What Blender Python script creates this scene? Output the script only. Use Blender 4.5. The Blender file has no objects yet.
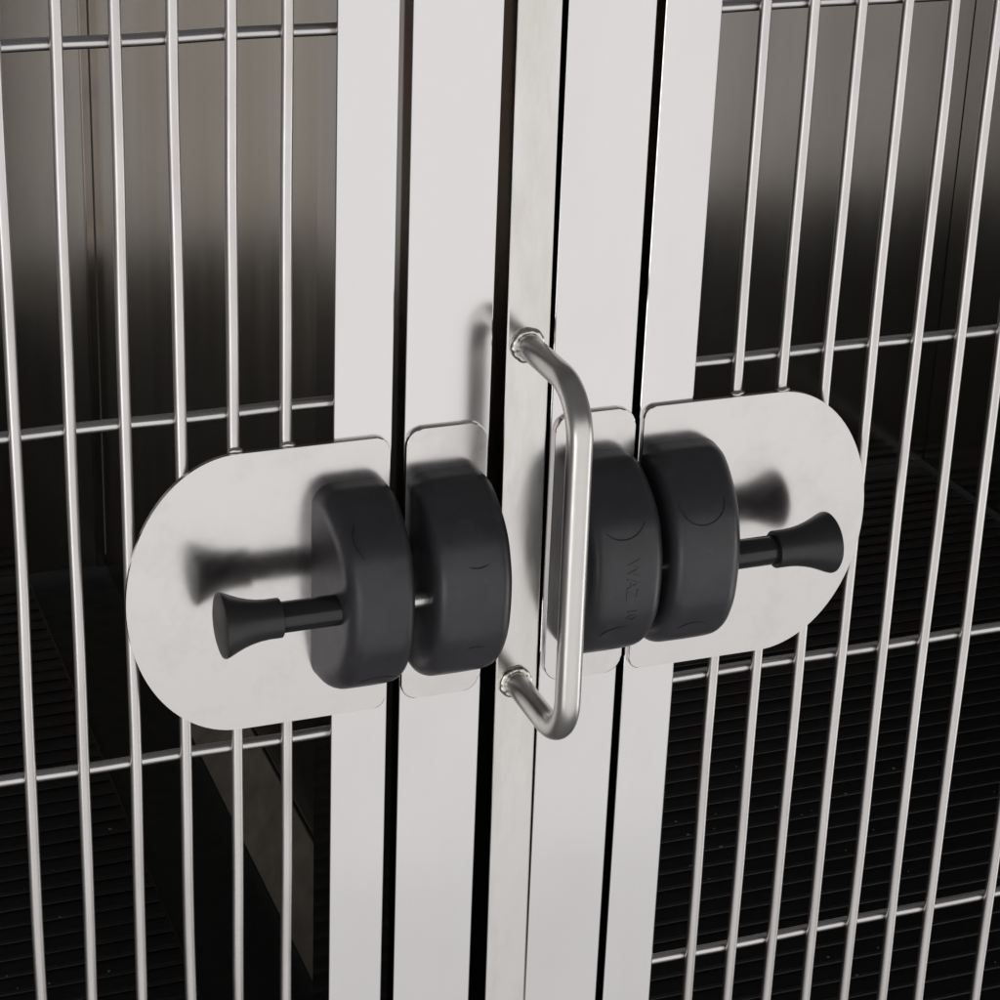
import bpy, bmesh, math, random
from mathutils import Vector, Matrix
random.seed(4)
SC = bpy.context.scene
COL = SC.collection
MM = 0.001                                  # every number below is in millimetres; x right, y into the cage, z up
PI = math.pi

# ------------------------------------------------------------------ materials
def new_mat(name):
    m = bpy.data.materials.new(name); m.use_nodes = True
    return m, m.node_tree, m.node_tree.nodes['Principled BSDF']

def noise(nt, scale, detail=4, rough=.55, stretch=(1, 1, 1), seed=0.0):
    tc = nt.nodes.new('ShaderNodeTexCoord'); mp = nt.nodes.new('ShaderNodeMapping')
    mp.inputs['Scale'].default_value = stretch; mp.inputs['Location'].default_value = (seed, seed * .7, seed * 1.3)
    n = nt.nodes.new('ShaderNodeTexNoise')
    n.inputs['Scale'].default_value = scale; n.inputs['Detail'].default_value = detail; n.inputs['Roughness'].default_value = rough
    nt.links.new(tc.outputs['Object'], mp.inputs['Vector']); nt.links.new(mp.outputs['Vector'], n.inputs['Vector'])
    return n.outputs['Fac']

def ramp(nt, fac, a, b, ca, cb):
    r = nt.nodes.new('ShaderNodeValToRGB')
    r.color_ramp.elements[0].position = a; r.color_ramp.elements[1].position = b
    r.color_ramp.elements[0].color = (*ca, 1); r.color_ramp.elements[1].color = (*cb, 1)
    nt.links.new(fac, r.inputs['Fac']); return r.outputs['Color']

def maprange(nt, fac, a, b, lo, hi):
    m = nt.nodes.new('ShaderNodeMapRange')
    m.inputs['From Min'].default_value = a; m.inputs['From Max'].default_value = b
    m.inputs['To Min'].default_value = lo; m.inputs['To Max'].default_value = hi
    nt.links.new(fac, m.inputs['Value']); return m.outputs['Result']

def bump(nt, bsdf, fac, strength, dist):
    b = nt.nodes.new('ShaderNodeBump'); b.inputs['Strength'].default_value = strength; b.inputs['Distance'].default_value = dist * MM
    nt.links.new(fac, b.inputs['Height']); nt.links.new(b.outputs['Normal'], bsdf.inputs['Normal'])

def steel(name, base, stain, r_lo, r_hi, scale=22, seed=0.0, grain=.03, stretch=(1, 1, 1), edges=(.42, .72)):
    m, nt, p = new_mat(name)
    p.inputs['Metallic'].default_value = 1
    nt.links.new(ramp(nt, noise(nt, scale, 5, .6, stretch, seed), edges[0], edges[1], base, stain), p.inputs['Base Color'])
    nt.links.new(maprange(nt, noise(nt, scale * 1.7, 6, .65, stretch, seed + 3), .3, .7, r_lo, r_hi), p.inputs['Roughness'])
    if grain: bump(nt, p, noise(nt, 900, 2, .5, (1, 1, .08), seed + 5), grain, .05)
    return m

M = {}
M['post'] = steel('satin steel post', (.735, .715, .715), (.70, .682, .676), .11, .16, 14, 1.0, .015, (1, 1, .4))
M['worn_post'] = steel('worn satin steel', (.72, .70, .685), (.64, .618, .572), .12, .26, 22, 7.0, .03, (1.6, 1, .5), (.45, .66))
M['plate'] = steel('latch plate steel', (.69, .668, .656), (.63, .605, .585), .15, .23, 34, 3.0, .02, edges=(.5, .8))
M['wire'] = steel('drawn wire', (.69, .665, .65), (.61, .58, .56), .31, .39, 60, 2.0, 0, (1, 1, .3))
M['cross_wire'] = steel('polished cross wire', (.66, .64, .63), (.58, .56, .55), .22, .32, 60, 2.5, 0, (.3, 1, 1))
M['tube'] = steel('brushed handle tube', (.68, .665, .64), (.60, .585, .555), .27, .36, 60, 4.0, .10, (1, 1, .25))
M['weld'] = steel('weld bead steel', (.72, .70, .66), (.58, .56, .51), .2, .32, 180, 5.0, .05)
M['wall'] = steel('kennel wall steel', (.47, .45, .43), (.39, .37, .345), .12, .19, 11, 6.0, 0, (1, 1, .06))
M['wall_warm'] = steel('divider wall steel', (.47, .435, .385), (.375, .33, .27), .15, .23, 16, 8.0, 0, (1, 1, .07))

M['gap_side'] = steel('gap shade and seam steel', (.36, .325, .295), (.26, .23, .20), .07, .11, 20, 12.0, 0, (1, 1, .2))  # gap shade painted as darker post sides; the corner seam shares it
M['lip'] = steel('dull ledge steel', (.058, .052, .042), (.042, .037, .029), .36, .46, 30, 9.0, 0)

def dark(name, col, rough, grain_scale, strength, dist=.08, col2=None, spec=.5):
    m, nt, p = new_mat(name)
    nt.links.new(ramp(nt, noise(nt, 45, 5), .35, .7, col, col2 or col), p.inputs['Base Color'])
    nt.links.new(maprange(nt, noise(nt, 70, 4), .3, .7, rough - .05, rough + .06), p.inputs['Roughness'])
    p.inputs['Specular IOR Level'].default_value = spec
    bump(nt, p, noise(nt, grain_scale, 3), strength, dist)
    return m
M['rubber'] = dark('moulded black rubber', (.031, .0292, .0335), .36, 420, .16, .14, (.041, .0385, .0435))
_nt = M['rubber'].node_tree; _p = _nt.nodes['Principled BSDF']
_mix = _nt.nodes.new('ShaderNodeMixRGB'); _mix.inputs['Color2'].default_value = (.085, .08, .082, 1)
_old = _p.inputs['Base Color'].links[0].from_socket
_nt.links.new(_old, _mix.inputs['Color1'])
_nt.links.new(maprange(_nt, noise(_nt, 120, 8, .72, (1, 1, .7), 21.0), .56, .78, 0, .55), _mix.inputs['Fac'])
_nt.links.new(_mix.outputs['Color'], _p.inputs['Base Color'])
M['seam'] = dark('dark seam in rubber', (.008, .008, .009), .6, 500, .05)
M['grip'] = dark('black grip plastic', (.020, .019, .020), .38, 600, .08, .1, (.025, .024, .025))
M['rod'] = dark('glossy black rod', (.014, .014, .015), .20, 500, .03)
M['grip_end'] = dark('dusty grip end', (.030, .029, .027), .55, 500, .12, .1, (.038, .036, .032))
M['rack'] = dark('black coated rack', (.003, .003, .0035), .34, 300, .12, .2, (.006, .006, .0065), .5)
M['crumb'] = dark('dusty crumbs', (.16, .15, .14), .7, 300, .05, col2=(.30, .28, .25))
M['pan'] = dark('black kennel base', (.004, .004, .004), .6, 200, .05)

# ------------------------------------------------------------------ mesh helpers
def finish(name, bm, m, parent=None, smooth=True, angle=35):
    bmesh.ops.recalc_face_normals(bm, faces=bm.faces)
    lim = math.radians(angle)
    for fc in bm.faces: fc.smooth = smooth and fc.calc_area() < 150      # big flat sheets keep their true normal
    for e in bm.edges:
        e.smooth = smooth and (len(e.link_faces) != 2 or e.calc_face_angle(0) < lim)
    bmesh.ops.scale(bm, vec=(MM, MM, MM), verts=bm.verts)
    me = bpy.data.meshes.new(name); bm.to_mesh(me); bm.free()
    me.materials.append(m)
    o = bpy.data.objects.new(name, me); COL.objects.link(o)
    if parent is not None: o.parent = parent
    return o

def hexa(bm, P, bev=0, seg=2):
    """box from 8 corners: bottom ring then top ring, each (x0y0, x1y0, x1y1, x0y1)"""
    v = [bm.verts.new(p) for p in P]
    fs = [bm.faces.new([v[i] for i in q]) for q in ((0, 1, 2, 3), (7, 6, 5, 4), (0, 4, 5, 1), (1, 5, 6, 2), (2, 6, 7, 3), (3, 7, 4, 0))]
    if bev:
        bmesh.ops.bevel(bm, geom=list({e for f in fs for e in f.edges}), offset=bev, segments=seg, profile=.5, affect='EDGES')

def box(bm, x0, x1, y0, y1, z0, z1, bev=0, seg=2):
    hexa(bm, [(x0, y0, z0), (x1, y0, z0), (x1, y1, z0), (x0, y1, z0), (x0, y0, z1), (x1, y0, z1), (x1, y1, z1), (x0, y1, z1)], bev, seg)

def tube(bm, pts, r, n=16, closed=False, caps=True):
    pts = [Vector(p) for p in pts]; N = len(pts); rings = []; prev = None
    for i, p in enumerate(pts):
        a = pts[(i - 1) % N] if (closed or i > 0) else p
        b = pts[(i + 1) % N] if (closed or i < N - 1) else p
        t = (b - a).normalized()
        if prev is None:
            u = t.orthogonal().normalized()
        else:
            u = (prev - t * prev.dot(t)).normalized()
        prev = u; w = t.cross(u)
        rr = r(i) if callable(r) else r
        rings.append([bm.verts.new(p + (u * math.cos(k * 2 * PI / n) + w * math.sin(k * 2 * PI / n)) * rr) for k in range(n)])
    for i in range(N if closed else N - 1):
        A, B = rings[i], rings[(i + 1) % N]
        for k in range(n): bm.faces.new((A[k], A[(k + 1) % n], B[(k + 1) % n], B[k]))
    if caps and not closed:
        bm.faces.new(rings[0][::-1]); bm.faces.new(rings[-1])

def lathe_x(bm, prof, y, z, n=40):
    """surface of revolution about an axis parallel to x; prof = [(x, r)...]"""
    rings = [[bm.verts.new((x, y + r * math.cos(k * 2 * PI / n), z + r * math.sin(k * 2 * PI / n))) for k in range(n)] for x, r in prof]
    for A, B in zip(rings, rings[1:]):
        for k in range(n): bm.faces.new((A[k], A[(k + 1) % n], B[(k + 1) % n], B[k]))
    bm.faces.new(rings[0][::-1]); bm.faces.new(rings[-1])

def prism(bm, outline, y_front, y_back, bev=.45):
    f = [bm.verts.new((x, y_front, z)) for x, z in outline]
    b = [bm.verts.new((x, y_back, z)) for x, z in outline]
    ff = bm.faces.new(f); bm.faces.new(b[::-1]); n = len(f)
    for i in range(n): bm.faces.new((f[i], f[(i + 1) % n], b[(i + 1) % n], b[i]))
    bmesh.ops.bevel(bm, geom=list(ff.edges), offset=bev, segments=2, profile=.5, affect='EDGES')

def arc(cx, cz, rx, rz, a0, a1, n=10):
    return [(cx + rx * math.cos(math.radians(a0 + (a1 - a0) * i / n)), cz + rz * math.sin(math.radians(a0 + (a1 - a0) * i / n))) for i in range(n + 1)]

def empty(name, loc, label, cat, group=None):
    o = bpy.data.objects.new(name, None); COL.objects.link(o)
    o.location = [c * MM for c in loc]; o.empty_display_size = .02
    o['label'] = label; o['category'] = cat
    if group: o['group'] = group
    return o

def gap_shade_sides(o):
    """put the shade of the gaps into the colour: side faces get a darker steel"""
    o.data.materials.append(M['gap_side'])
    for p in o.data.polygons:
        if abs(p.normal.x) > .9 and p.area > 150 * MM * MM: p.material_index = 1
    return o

def part(name, bm, m, root, **k):
    """a part whose mesh is given in world millimetres, parented to its root / parent part"""
    o = finish(name, bm, m, root, **k)
    off = root.matrix_world.translation.copy() if root.parent is None else Vector((0, 0, 0))
    if root.type == 'EMPTY': o.location = -Vector(root.location)
    return o

# ------------------------------------------------------------------ layout (mm)
TOP, BOT = 340, -640
FRONT = -2.8                                 # front face of frames
PF, PB = -5.4, -2.85                         # latch plates: front, back
ZC = -183.0                                  # latch centre height
ROWS = [80 + 174.9, 80, -94.9, -269.8, -444.6, -619.5]
R_WIRE = 2.85

def stile_bm(x0, x1, x0b=None, x1b=None, bev=.8, yb=26, yf=FRONT):
    bm = bmesh.new(); x0b = x0 if x0b is None else x0b; x1b = x1 if x1b is None else x1b
    hexa(bm, [(x0b, yf, BOT), (x1b, yf, BOT), (x1b, yb, BOT), (x0b, yb, BOT), (x0, yf, TOP), (x1, yf, TOP), (x1, yb, TOP), (x0, yb, TOP)], bev, 3)
    return bm

def vertical_wire_bm(x):
    bm = bmesh.new(); ph, ph2 = random.uniform(0, 6), random.uniform(0, 6); am = random.uniform(.2, .5)
    n = 40
    tube(bm, [(x + am * math.sin(ph + i * .42) + .12 * math.sin(ph2 + i * 1.1), .12 * math.sin(ph2 + i * .5), BOT + (TOP - BOT) * i / n) for i in range(n + 1)], R_WIRE, 18)
    return bm

def horizontal_wire_bm(x0, x1, z):
    bm = bmesh.new(); ph = random.uniform(0, 6); n = 40
    tube(bm, [(x0 + (x1 - x0) * i / n, 5.0, z + .25 * math.sin(ph + i * .5)) for i in range(n + 1)], R_WIRE, 18)
    return bm

def d_plate(side, x_in, x_out, zt, zb):
    """plate with one rounded outer end; side=-1 outer end left, +1 outer end right"""
    zc, h = (zt + zb) / 2, (zt - zb) / 2; rx = 54.0; c = 6.0
    if side < 0:
        pts = arc(x_out + rx, zc, rx, h, 90, 270, 48) + arc(x_in - c, zb + c, c, c, 270, 360, 6) + arc(x_in - c, zt - c, c, c, 0, 90, 6)
    else:
        pts = arc(x_in + c, zt - c, c, c, 90, 180, 6) + arc(x_in + c, zb + c, c, c, 180, 270, 6) + arc(x_out - rx, zc, rx, h, -90, 90, 48)
    bm = bmesh.new(); prism(bm, pts, PF, PB); return bm

def keeper_plate(x0, x1, zt, zb, c=8.0):
    pts = arc(x0 + c, zt - c, c, c, 90, 180, 8) + arc(x0 + c, zb + c, c, c, 180, 270, 8) + arc(x1 - c, zb + c, c, c, 270, 360, 8) + arc(x1 - c, zt - c, c, c, 0, 90, 8)
    bm = bmesh.new(); prism(bm, pts, PF, PB); return bm

HA, HB = 52.0, 45.5               # half height, protrusion, superellipse exponent of a rubber housing

# side outline of a housing (height, protrusion): a blunt faceted bow, its corners cut twice
OUT = [(-51.5, 0), (-51.5, 13), (-37, 35.5), (-19, 45.0), (0, 47.0), (16, 46.0), (36, 38.0), (52, 15), (52, 0)]
for _ in range(3):
    q = [OUT[0]]
    for (z0, y0), (z1, y1) in zip(OUT, OUT[1:]):
        q += [(z0 * .78 + z1 * .22, y0 * .78 + y1 * .22), (z0 * .22 + z1 * .78, y0 * .22 + y1 * .78)]
    OUT = q + [OUT[-1]]
CUM = [0.0]
for (z0, y0), (z1, y1) in zip(OUT, OUT[1:]): CUM.append(CUM[-1] + math.hypot(z1 - z0, y1 - y0))

def prof(th, ins=0.0):
    t = min(1.0, max(0.0, (th + PI / 2) / PI)) * CUM[-1]
    k = 0
    while k < len(CUM) - 2 and CUM[k + 1] < t: k += 1
    f = (t - CUM[k]) / max(1e-9, CUM[k + 1] - CUM[k])
    z = OUT[k][0] + (OUT[k + 1][0] - OUT[k][0]) * f; y = OUT[k][1] + (OUT[k + 1][1] - OUT[k][1]) * f
    return PF - .05 - y * (HB - ins) / HB, ZC + z * (HA - ins) / HA

def housing_bm(x0, x1, rl=8.5, rr=8.5, n=96, dl=0, dr=0):
    """thick half-disc block standing on the plate, its two ends rolled over"""
    bm = bmesh.new(); st = []
    for k in range(9):
        a = PI / 2 * k / 8; st.append((x0 + rl * (1 - math.sin(a)), rl * (1 - math.cos(a))))
    st = st[::-1]                                        # from the flat left end out to full size
    st = [(x0 + rl - rl * math.cos(PI / 2 * k / 8), rl - rl * math.sin(PI / 2 * k / 8)) for k in range(9)]
    st += [(x0 + rl + (x1 - rr - x0 - rl) * k / 4, 0.0) for k in range(1, 4)]
    st += [(x1 - rr + rr * math.sin(PI / 2 * k / 8), rr - rr * math.cos(PI / 2 * k / 8)) for k in range(9)]
    rings = []
    for x, ins in st:
        # very slight crown across the width keeps the rim from being dead flat
        cr = .5 * (2 * (x - x0) / (x1 - x0) - 1) ** 2
        rings.append([bm.verts.new((x, *prof(-PI / 2 + PI * j / n, ins + cr))) for j in range(n + 1)])
    for A, B in zip(rings, rings[1:]):
        for j in range(n): bm.faces.new((A[j], B[j], B[j + 1], A[j + 1]))
        bm.faces.new((A[0], A[n], B[n], B[0]))
    for v in bm.verts:                                  # moulding draft: the outer end leans in towards the rim
        k = min(1.0, max(0.0, (PF - v.co.y) / HB)); u = (v.co.x - x0) / (x1 - x0)
        v.co.x += k * (dl * (1 - u) - dr * u)
    bm.faces.new(rings[0]); bm.faces.new(rings[-1][::-1])
    return bm

# arc length table of the rim so the moulded circles stay round
TAB = []
def _tab():
    s = 0; last = None
    for i in range(2001):
        th = -PI / 2 + PI * i / 2000; p = prof(th)
        if last: s += math.hypot(p[0] - last[0], p[1] - last[1])
        TAB.append((s, th)); last = p
_tab()
SMID = TAB[1000][0]
def rim_point(x, s, off):
    s += SMID; lo, hi = 0, 2000
    while hi - lo > 1:
        m = (lo + hi) // 2
        if TAB[m][0] < s: lo = m
        else: hi = m
    th = TAB[lo][1]; p = prof(th); q = prof(th + .002)
    t = Vector((0, q[0] - p[0], q[1] - p[1])).normalized(); nrm = Vector((1, 0, 0)).cross(t)
    if nrm.y > 0: nrm = -nrm
    return Vector((x, p[0], p[1])) + nrm * off

def cap_bm(xc, s, r):
    bm = bmesh.new(); n = 40
    c = bm.verts.new(rim_point(xc, s, .15)); rings = []
    for rr, off in ((r * .25, .1), (r * .5, .22), (r * .75, .26), (r - .6, .24), (r - .15, .1), (r, -.5)):
        rings.append([bm.verts.new(rim_point(xc + rr * math.cos(k * 2 * PI / n), s + rr * math.sin(k * 2 * PI / n), off)) for k in range(n)])
    for k in range(n): bm.faces.new((c, rings[0][k], rings[0][(k + 1) % n]))
    for A, B in zip(rings, rings[1:]):
        for k in range(n): bm.faces.new((A[k], B[k], B[(k + 1) % n], A[(k + 1) % n]))
    return bm

def seam_bm(xc, s, r, a0=0, a1=360, w=.34):
    bm = bmesh.new(); full = a1 - a0 >= 360; n = 48
    pts = []
    for k in range(n if full else n + 1):
        a = math.radians(a0 + (a1 - a0) * k / n)
        pts.append(rim_point(xc + r * math.cos(a), s + r * math.sin(a), .02))
    tube(bm, pts, (lambda i: w) if full else (lambda i: w * min(1, .25 + 3 * min(i, n - i) / n)), 8, closed=full)
    return bm

def housing(parent, x0, x1, caps, label=None, **k):
    h = part('latch_housing', housing_bm(x0, x1, **k), M['rubber'], parent, angle=50)
    for xc, s, r, a0, a1 in caps:
        # the dark moulding line around the cap, as far as it can be seen
        bm = seam_bm(xc, s, r + .1, a0, a1)
        sm = finish('cap_seam', bm, M['seam'], h)
    if label: h['label'] = label
    return h

# ------------------------------------------------------------------ the two wire doors
def wire_door(label, xs, stile, rows_x, root_x):
    root = empty('cage_door', (root_x, 0, BOT), label, 'cage door')
    gap_shade_sides(part('frame_stile', stile, M['post'], root))
    for x in xs: part('vertical_wire', vertical_wire_bm(x), M['wire'], root)
    for z in ROWS: part('horizontal_wire', horizontal_wire_bm(rows_x[0], rows_x[1], z), M['cross_wire'], root)
    return root

door_l = wire_door('steel wire cage door at the left with a rounded latch plate whose black knob points left',
                   [-18.9 - 25 * k for k in range(11)], stile_bm(3.2, 32.0, 2.9, 31.6), (-285, 4.5), 17)
door_r = wire_door('steel wire cage door at the right with a rounded latch plate whose black knob points right',
                   [211.2 + 25 * k for k in range(7)] + [400.5 + 25 * k for k in range(8)], stile_bm(159.2, 187.6, 158.4, 187.0), (186, 592), 173)

def latch(root, side, x_in, x_out, hx0, hx1, caps, zt, zb):
    part('latch_plate', d_plate(side, x_in, x_out, zt, zb), M['plate'], root)
    h = housing(root, hx0, hx1, caps, rl=10.0 if side < 0 else 8.5, rr=10.0 if side > 0 else 8.5, dl=6 if side < 0 else 0, dr=6 if side > 0 else 0)
    ya = -33.0
    xa, xc, xe = (2.0, -31.5, -59.5) if side < 0 else (193.0, 221.5, 251.5)     # rod start, sleeve collar, knob end
    L = abs(xe - xc); P = lambda d: xc + side * d
    bm = bmesh.new(); lathe_x(bm, [(xa, 7.3), (P(4), 7.3), (P(4.5), 7.0)], ya, ZC); finish('pull_rod', bm, M['rod'], h)
    pr = [(0, 6.5), (0, 9.0), (.3, 9.3), (.22 * L, 9.3), (.38 * L, 9.7), (.52 * L, 10.5), (.66 * L, 11.7), (.79 * L, 13.2), (.92 * L, 14.9), (.975 * L, 15.4), (L, 15.2)]
    if side > 0: pr = pr[:-1] + [(L, 15.3), (L + .9, 14.3), (L + 1.5, 11.5), (L + 1.9, 6.0)]
    bm = bmesh.new(); lathe_x(bm, [(P(d), r) for d, r in pr], ya, ZC, 48)
    k = finish('pull_knob', bm, M['grip'], h)
    if side < 0:
        bm = bmesh.new(); lathe_x(bm, [(P(L - .7), 14.8), (P(L + .2), 14.5), (P(L + .8), 12.5), (P(L + 1.0), 6)], ya, ZC, 48)
        finish('knob_end', bm, M['grip_end'], h)
    # the steel bolt that bridges the gap to the keeper
    xb = hx1 if side < 0 else hx0
    bm = bmesh.new(); s2 = -side
    lathe_x(bm, [(xb - s2 * 5, 3.8 if side < 0 else 2.2), (xb + s2 * 14.5, 3.8 if side < 0 else 2.2)], ya - 1, ZC, 24)
    finish('latch_bolt', bm, M['tube'], h)
    return h

latch(door_l, -1, 29.8, -97.3, -8.2, 30.0, [(13, 40, 12, 140, 230), (14, -52, 16, 55, 125)], -111.4, -254.8)
latch(door_r, +1, 160.2, 287.2, 159.6, 202.0, [(175, 38, 12, 175, 362), (174, -39, 11, 40, 140)], -111.4, -254.8)

for root, spots in ((door_l, ((-18.9, -111.2), (-43.9, -111.2))), (door_r, ((211.2, -111.2), (236.2, -112.0)))):
    for xx, zz in spots:                    # small weld tacks where a wire runs under the top edge of the plate
        bm = bmesh.new(); bmesh.ops.create_icosphere(bm, subdivisions=3, radius=1)
        for v in bm.verts:
            k = 1 + .10 * math.sin(3.1 * v.co.x + 2.3 * v.co.z + xx)
            v.co = Vector((xx + 3.5 * v.co.x * k, -2.6 + 2.0 * v.co.y * k, zz + .5 + 1.7 * v.co.z * k))
        part('tack_weld', bm, M['weld'], root)

# ------------------------------------------------------------------ the posts between the doors
post_l = empty('frame_post', (59, 0, BOT), 'flat steel post with a latch keeper, next to the left wire door', 'frame post')
gap_shade_sides(part('post_tube', stile_bm(37.4, 80.4, 38.3, 81.0, yb=50), M['post'], post_l))
part('latch_plate', keeper_plate(38.2, 78.4, -109.3, -252.6), M['plate'], post_l)
housing(post_l, 39.0, 78.0, [(59, 31, 11.0, 245, 298), (59, -33, 11.0, 65, 110)])

post_r = empty('frame_post', (133, 0, BOT), 'flat steel post with a latch keeper, behind the pull handle, beside the right wire door', 'frame post')
gap_shade_sides(part('post_tube', stile_bm(110.5, 154.6, 113.3, 154.9, yb=50), M['post'], post_r))
part('latch_plate', keeper_plate(113.8, 155.6, -110.6, -254.6, 9), M['plate'], post_r)
hr = housing(post_r, 117.0, 155.2, [(133, 36, 12, 220, 340), (133, -34, 11, 60, 150)])

strip = empty('centre_strip', (99, 0, BOT), 'narrow stained steel strip carrying the tubular pull handle', 'steel strip')
x = lambda a, k, z: a + (85 - z) * k
gap_shade_sides(part('strip_tube', stile_bm(x(86.7, .0060, TOP), x(108.4, .0080, TOP), x(86.7, .0060, BOT), x(108.4, .0080, BOT), .9, 49.6, FRONT - .15), M['worn_post'], strip))
# handle: two legs square to the strip and a long upright grip
def handle_bm():
    x0, x1, zt, zb, yb, R = 98.0, 99.1, -73.5, -253.0, -68.0, 24.0
    pts = []
    for k in range(8): pts.append((0, FRONT + .5 + (yb + R - FRONT) * k / 8, zt))
    for k in range(15):
        a = PI / 2 * k / 14; pts.append((0, yb + R - R * math.sin(a), zt - R + R * math.cos(a)))
    for k in range(1, 30): pts.append((0, yb, zt - R + (zb + R - zt + R) * k / 30))
    for k in range(15):
        a = PI / 2 * k / 14; pts.append((0, yb + R - R * math.cos(a), zb + R - R * math.sin(a)))
    for k in range(1, 9): pts.append((0, yb + R + (FRONT + .5 - yb - R) * k / 8, zb))
    bm = bmesh.new()
    tube(bm, [(x0 + (x1 - x0) * (zt - z) / (zt - zb), y, z) for _, y, z in pts], 6.15, 28)
    return bm
hd = part('pull_handle', handle_bm(), M['tube'], strip, angle=60)
for zz, xx in ((-73.5, 98.0), (-253.0, 99.1)):
    bm = bmesh.new(); n = 48; ph = random.uniform(0, 6)
    lump = lambda a: .22 * math.sin(5 * a + ph) + .13 * math.sin(11 * a + 2 * ph)
    tube(bm, [(xx + (6.8 + .6 * lump(a)) * math.cos(a), FRONT - .8 - .5 * lump(a + 1), zz + (6.8 + .6 * lump(a)) * math.sin(a)) for a in (k * 2 * PI / n for k in range(n))],
         lambda i: 1.95 + lump(i * 2 * PI / n + .4), 14, closed=True)
    finish('weld_bead', bm, M['weld'], hd)

# raised moulded letters on the keeper behind the handle
def emboss(txt, size, xc, s, parent):
    cu = bpy.data.curves.new('moulded_letters', 'FONT'); cu.body = txt; cu.size = size; cu.align_x = 'CENTER'; cu.align_y = 'CENTER'
    cu.extrude = .5; cu.resolution_u = 3
    to = bpy.data.objects.new('moulded_letters', cu); COL.objects.link(to)
    dg = bpy.context.evaluated_depsgraph_get(); me = bpy.data.meshes.new_from_object(to.evaluated_get(dg))
    bpy.data.objects.remove(to); bpy.data.curves.remove(cu)
    bm = bmesh.new(); bm.from_mesh(me); bpy.data.meshes.remove(me)
    for v in bm.verts:
        u, w, d = v.co
        v.co = rim_point(xc + w, s - u, .0 if d < 0 else .3)
    return finish('moulded_letters', bm, M['rubber'], parent, smooth=False)
emboss('WAZ', 9.0, 136.5, 3.5, hr)
emboss('10', 7, 137.5, -15.5, hr)

# ------------------------------------------------------------------ inside of the kennel
ZF, DEP, XD = -660.0, 1010.0, 92.0
def panel(name, label, cat, b, m, bev=.6):
    root = empty(name, ((b[0] + b[1]) / 2, (b[2] + b[3]) / 2, b[4]), label, cat)
    bm = bmesh.new(); box(bm, *b, bev); part('steel_sheet', bm, m, root)
    return root
HT = 420
backs = []
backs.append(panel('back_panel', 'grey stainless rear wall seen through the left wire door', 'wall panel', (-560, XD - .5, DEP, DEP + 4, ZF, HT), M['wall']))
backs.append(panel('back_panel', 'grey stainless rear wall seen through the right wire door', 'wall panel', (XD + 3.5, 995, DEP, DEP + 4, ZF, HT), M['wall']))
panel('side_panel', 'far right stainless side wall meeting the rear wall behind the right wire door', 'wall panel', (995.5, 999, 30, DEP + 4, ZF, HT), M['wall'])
div = panel('divider_panel', 'brownish stainless divider wall with an added light-catching lower lip, behind the left wire door', 'wall panel', (XD, XD + 3, 52, DEP - .5, ZF, HT), M['wall_warm'])
bm = bmesh.new()                            # ledge added along the foot of the divider, sloped to catch the front light
hexa(bm, [(62, 56, -582), (XD - .2, 56, -582), (XD - .2, 560, -582), (62, 560, -582), (XD - 1.5, 56, -541), (XD - .2, 56, -541), (XD - .2, 560, -541), (XD - 1.5, 560, -541)], .6)
part('light_catch_lip', bm, M['lip'], div)

def rack(label, x0, x1):
    root = empty('floor_rack', ((x0 + x1) / 2, 500, ZF - 8), label, 'floor rack')
    bm = bmesh.new(); box(bm, x0, x1, 12, DEP - 8, ZF - 8, ZF - 3, .5)
    y = 20.0
    while y < DEP - 14:
        ph = random.uniform(0, 6)
        tube(bm, [(x0 + 2 + (x1 - x0 - 4) * k / 12, y, ZF - 2.6 + .3 * math.sin(ph + k)) for k in range(13)], 1.7, 12)
        y += 19.6
    part('ridged_mat', bm, M['rack'], root)
rack('black ridged floor rack inside the left compartment, mostly in darkness', -556, 17)
rack('black ridged floor rack inside the right compartment with faint bright ridge lines', 130, 990)

bm = bmesh.new(); box(bm, -600, 1040, 6, DEP + 40, ZF - 40, ZF - 9)
fl = finish('floor', bm, M['pan'], smooth=False); fl['kind'] = 'structure'

bm = bmesh.new(); rr = random.Random(9)       # crumbs and dust caught on the racks
for _ in range(150):
    cx = rr.choice((rr.uniform(-250, 12), rr.uniform(180, 700), rr.uniform(180, 700))); cy = rr.uniform(30, 560); sz = rr.uniform(.35, 1.1)
    cy = 20 + 19.6 * round((cy - 20) / 19.6) + rr.uniform(-1.5, 6)
    mt = Matrix.Translation((cx, cy, ZF - 1.2)) @ Matrix.Diagonal((sz * rr.uniform(.8, 2), sz, sz * .8, 1))
    bmesh.ops.create_icosphere(bm, subdivisions=1, radius=1, matrix=mt)
db = finish('debris', bm, M['crumb']); db['kind'] = 'stuff'

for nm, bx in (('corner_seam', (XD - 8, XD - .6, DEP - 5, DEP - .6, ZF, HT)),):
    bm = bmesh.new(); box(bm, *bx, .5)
    part(nm, bm, M['gap_side'], backs[0 if bx[0] < 500 else 1])

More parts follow.
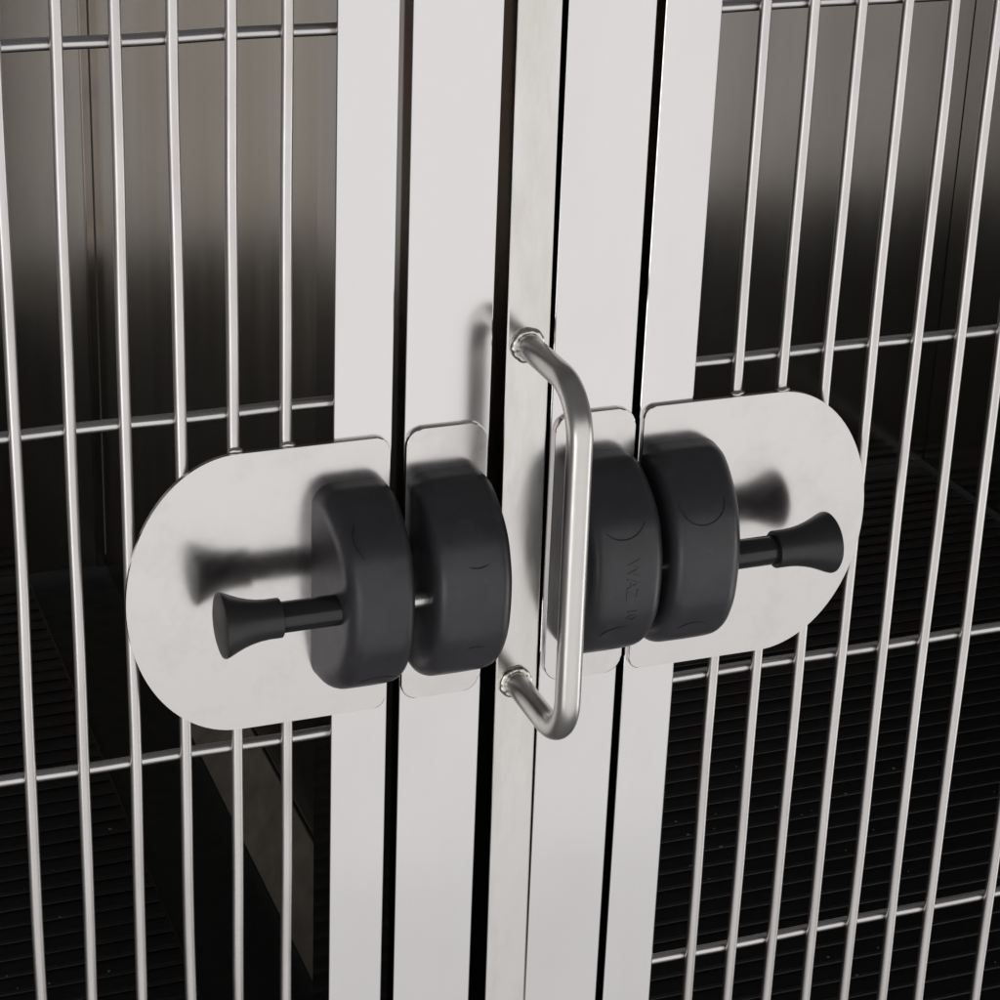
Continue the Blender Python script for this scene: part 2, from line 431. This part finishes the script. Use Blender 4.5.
# ------------------------------------------------------------------ light: one big soft box in front, low and to the right; dim room
w = bpy.data.worlds.new('World'); SC.world = w; w.use_nodes = True
bg = w.node_tree.nodes['Background']; bg.inputs['Color'].default_value = (.98, .97, 1.0, 1); bg.inputs['Strength'].default_value = .11

def area(name, loc, target, sx, sy, radiance, col=(1, 1, 1)):
    L = bpy.data.lights.new(name, 'AREA'); L.shape = 'RECTANGLE'; L.size = sx; L.size_y = sy
    L.energy = radiance * PI * sx * sy; L.color = col
    o = bpy.data.objects.new(name, L); COL.objects.link(o)
    loc, target = Vector(loc) * MM, Vector(target) * MM
    o.location = loc; o.rotation_euler = (target - loc).to_track_quat('-Z', 'Y').to_euler()
    return o
# one tall soft box built of three stacked banks, the lower ones turned down
for z0, z1, rad in ((-1180, 600, .86), (-1700, -1180, .755), (-2500, -1700, .64)):
    area('soft_box', (650, -1900, (z0 + z1) / 2), (650, 0, (z0 + z1) / 2), 6.4, (z1 - z0) * MM, rad, (1, .99, .985))
area('side_lamp', (-2300, -1500, -950), (60, 0, -180), .8, 1.5, 2.8, (1, .99, .985))
area('side_lamp', (2450, -480, -1050), (120, 0, -180), .8, 1.5, 2.2, (1, .99, .985))

# ------------------------------------------------------------------ camera
cam = bpy.data.cameras.new('Camera'); co = bpy.data.objects.new('Camera', cam); COL.objects.link(co)
r, u, f = Vector((.94795, -.318, .01647)), Vector((.10332, .35608, .92873)), Vector((.3012, .87868, -.3704))
R3 = Matrix((r, u, -f)).transposed()
co.matrix_world = Matrix.Translation(Vector((-283.31, -910.64, 289.02)) * MM) @ R3.to_4x4()
cam.sensor_width = 36; cam.lens = 36 * 2.22724; cam.shift_x = .115; cam.shift_y = -.1
cam.clip_start = .02; cam.clip_end = 50
SC.camera = co

SC.view_settings.view_transform = 'Standard'; SC.view_settings.look = 'None'
SC.view_settings.exposure = 0; SC.view_settings.gamma = 1; SC.view_settings.use_curve_mapping = False
SC.cycles.max_bounces = 10; SC.cycles.glossy_bounces = 8
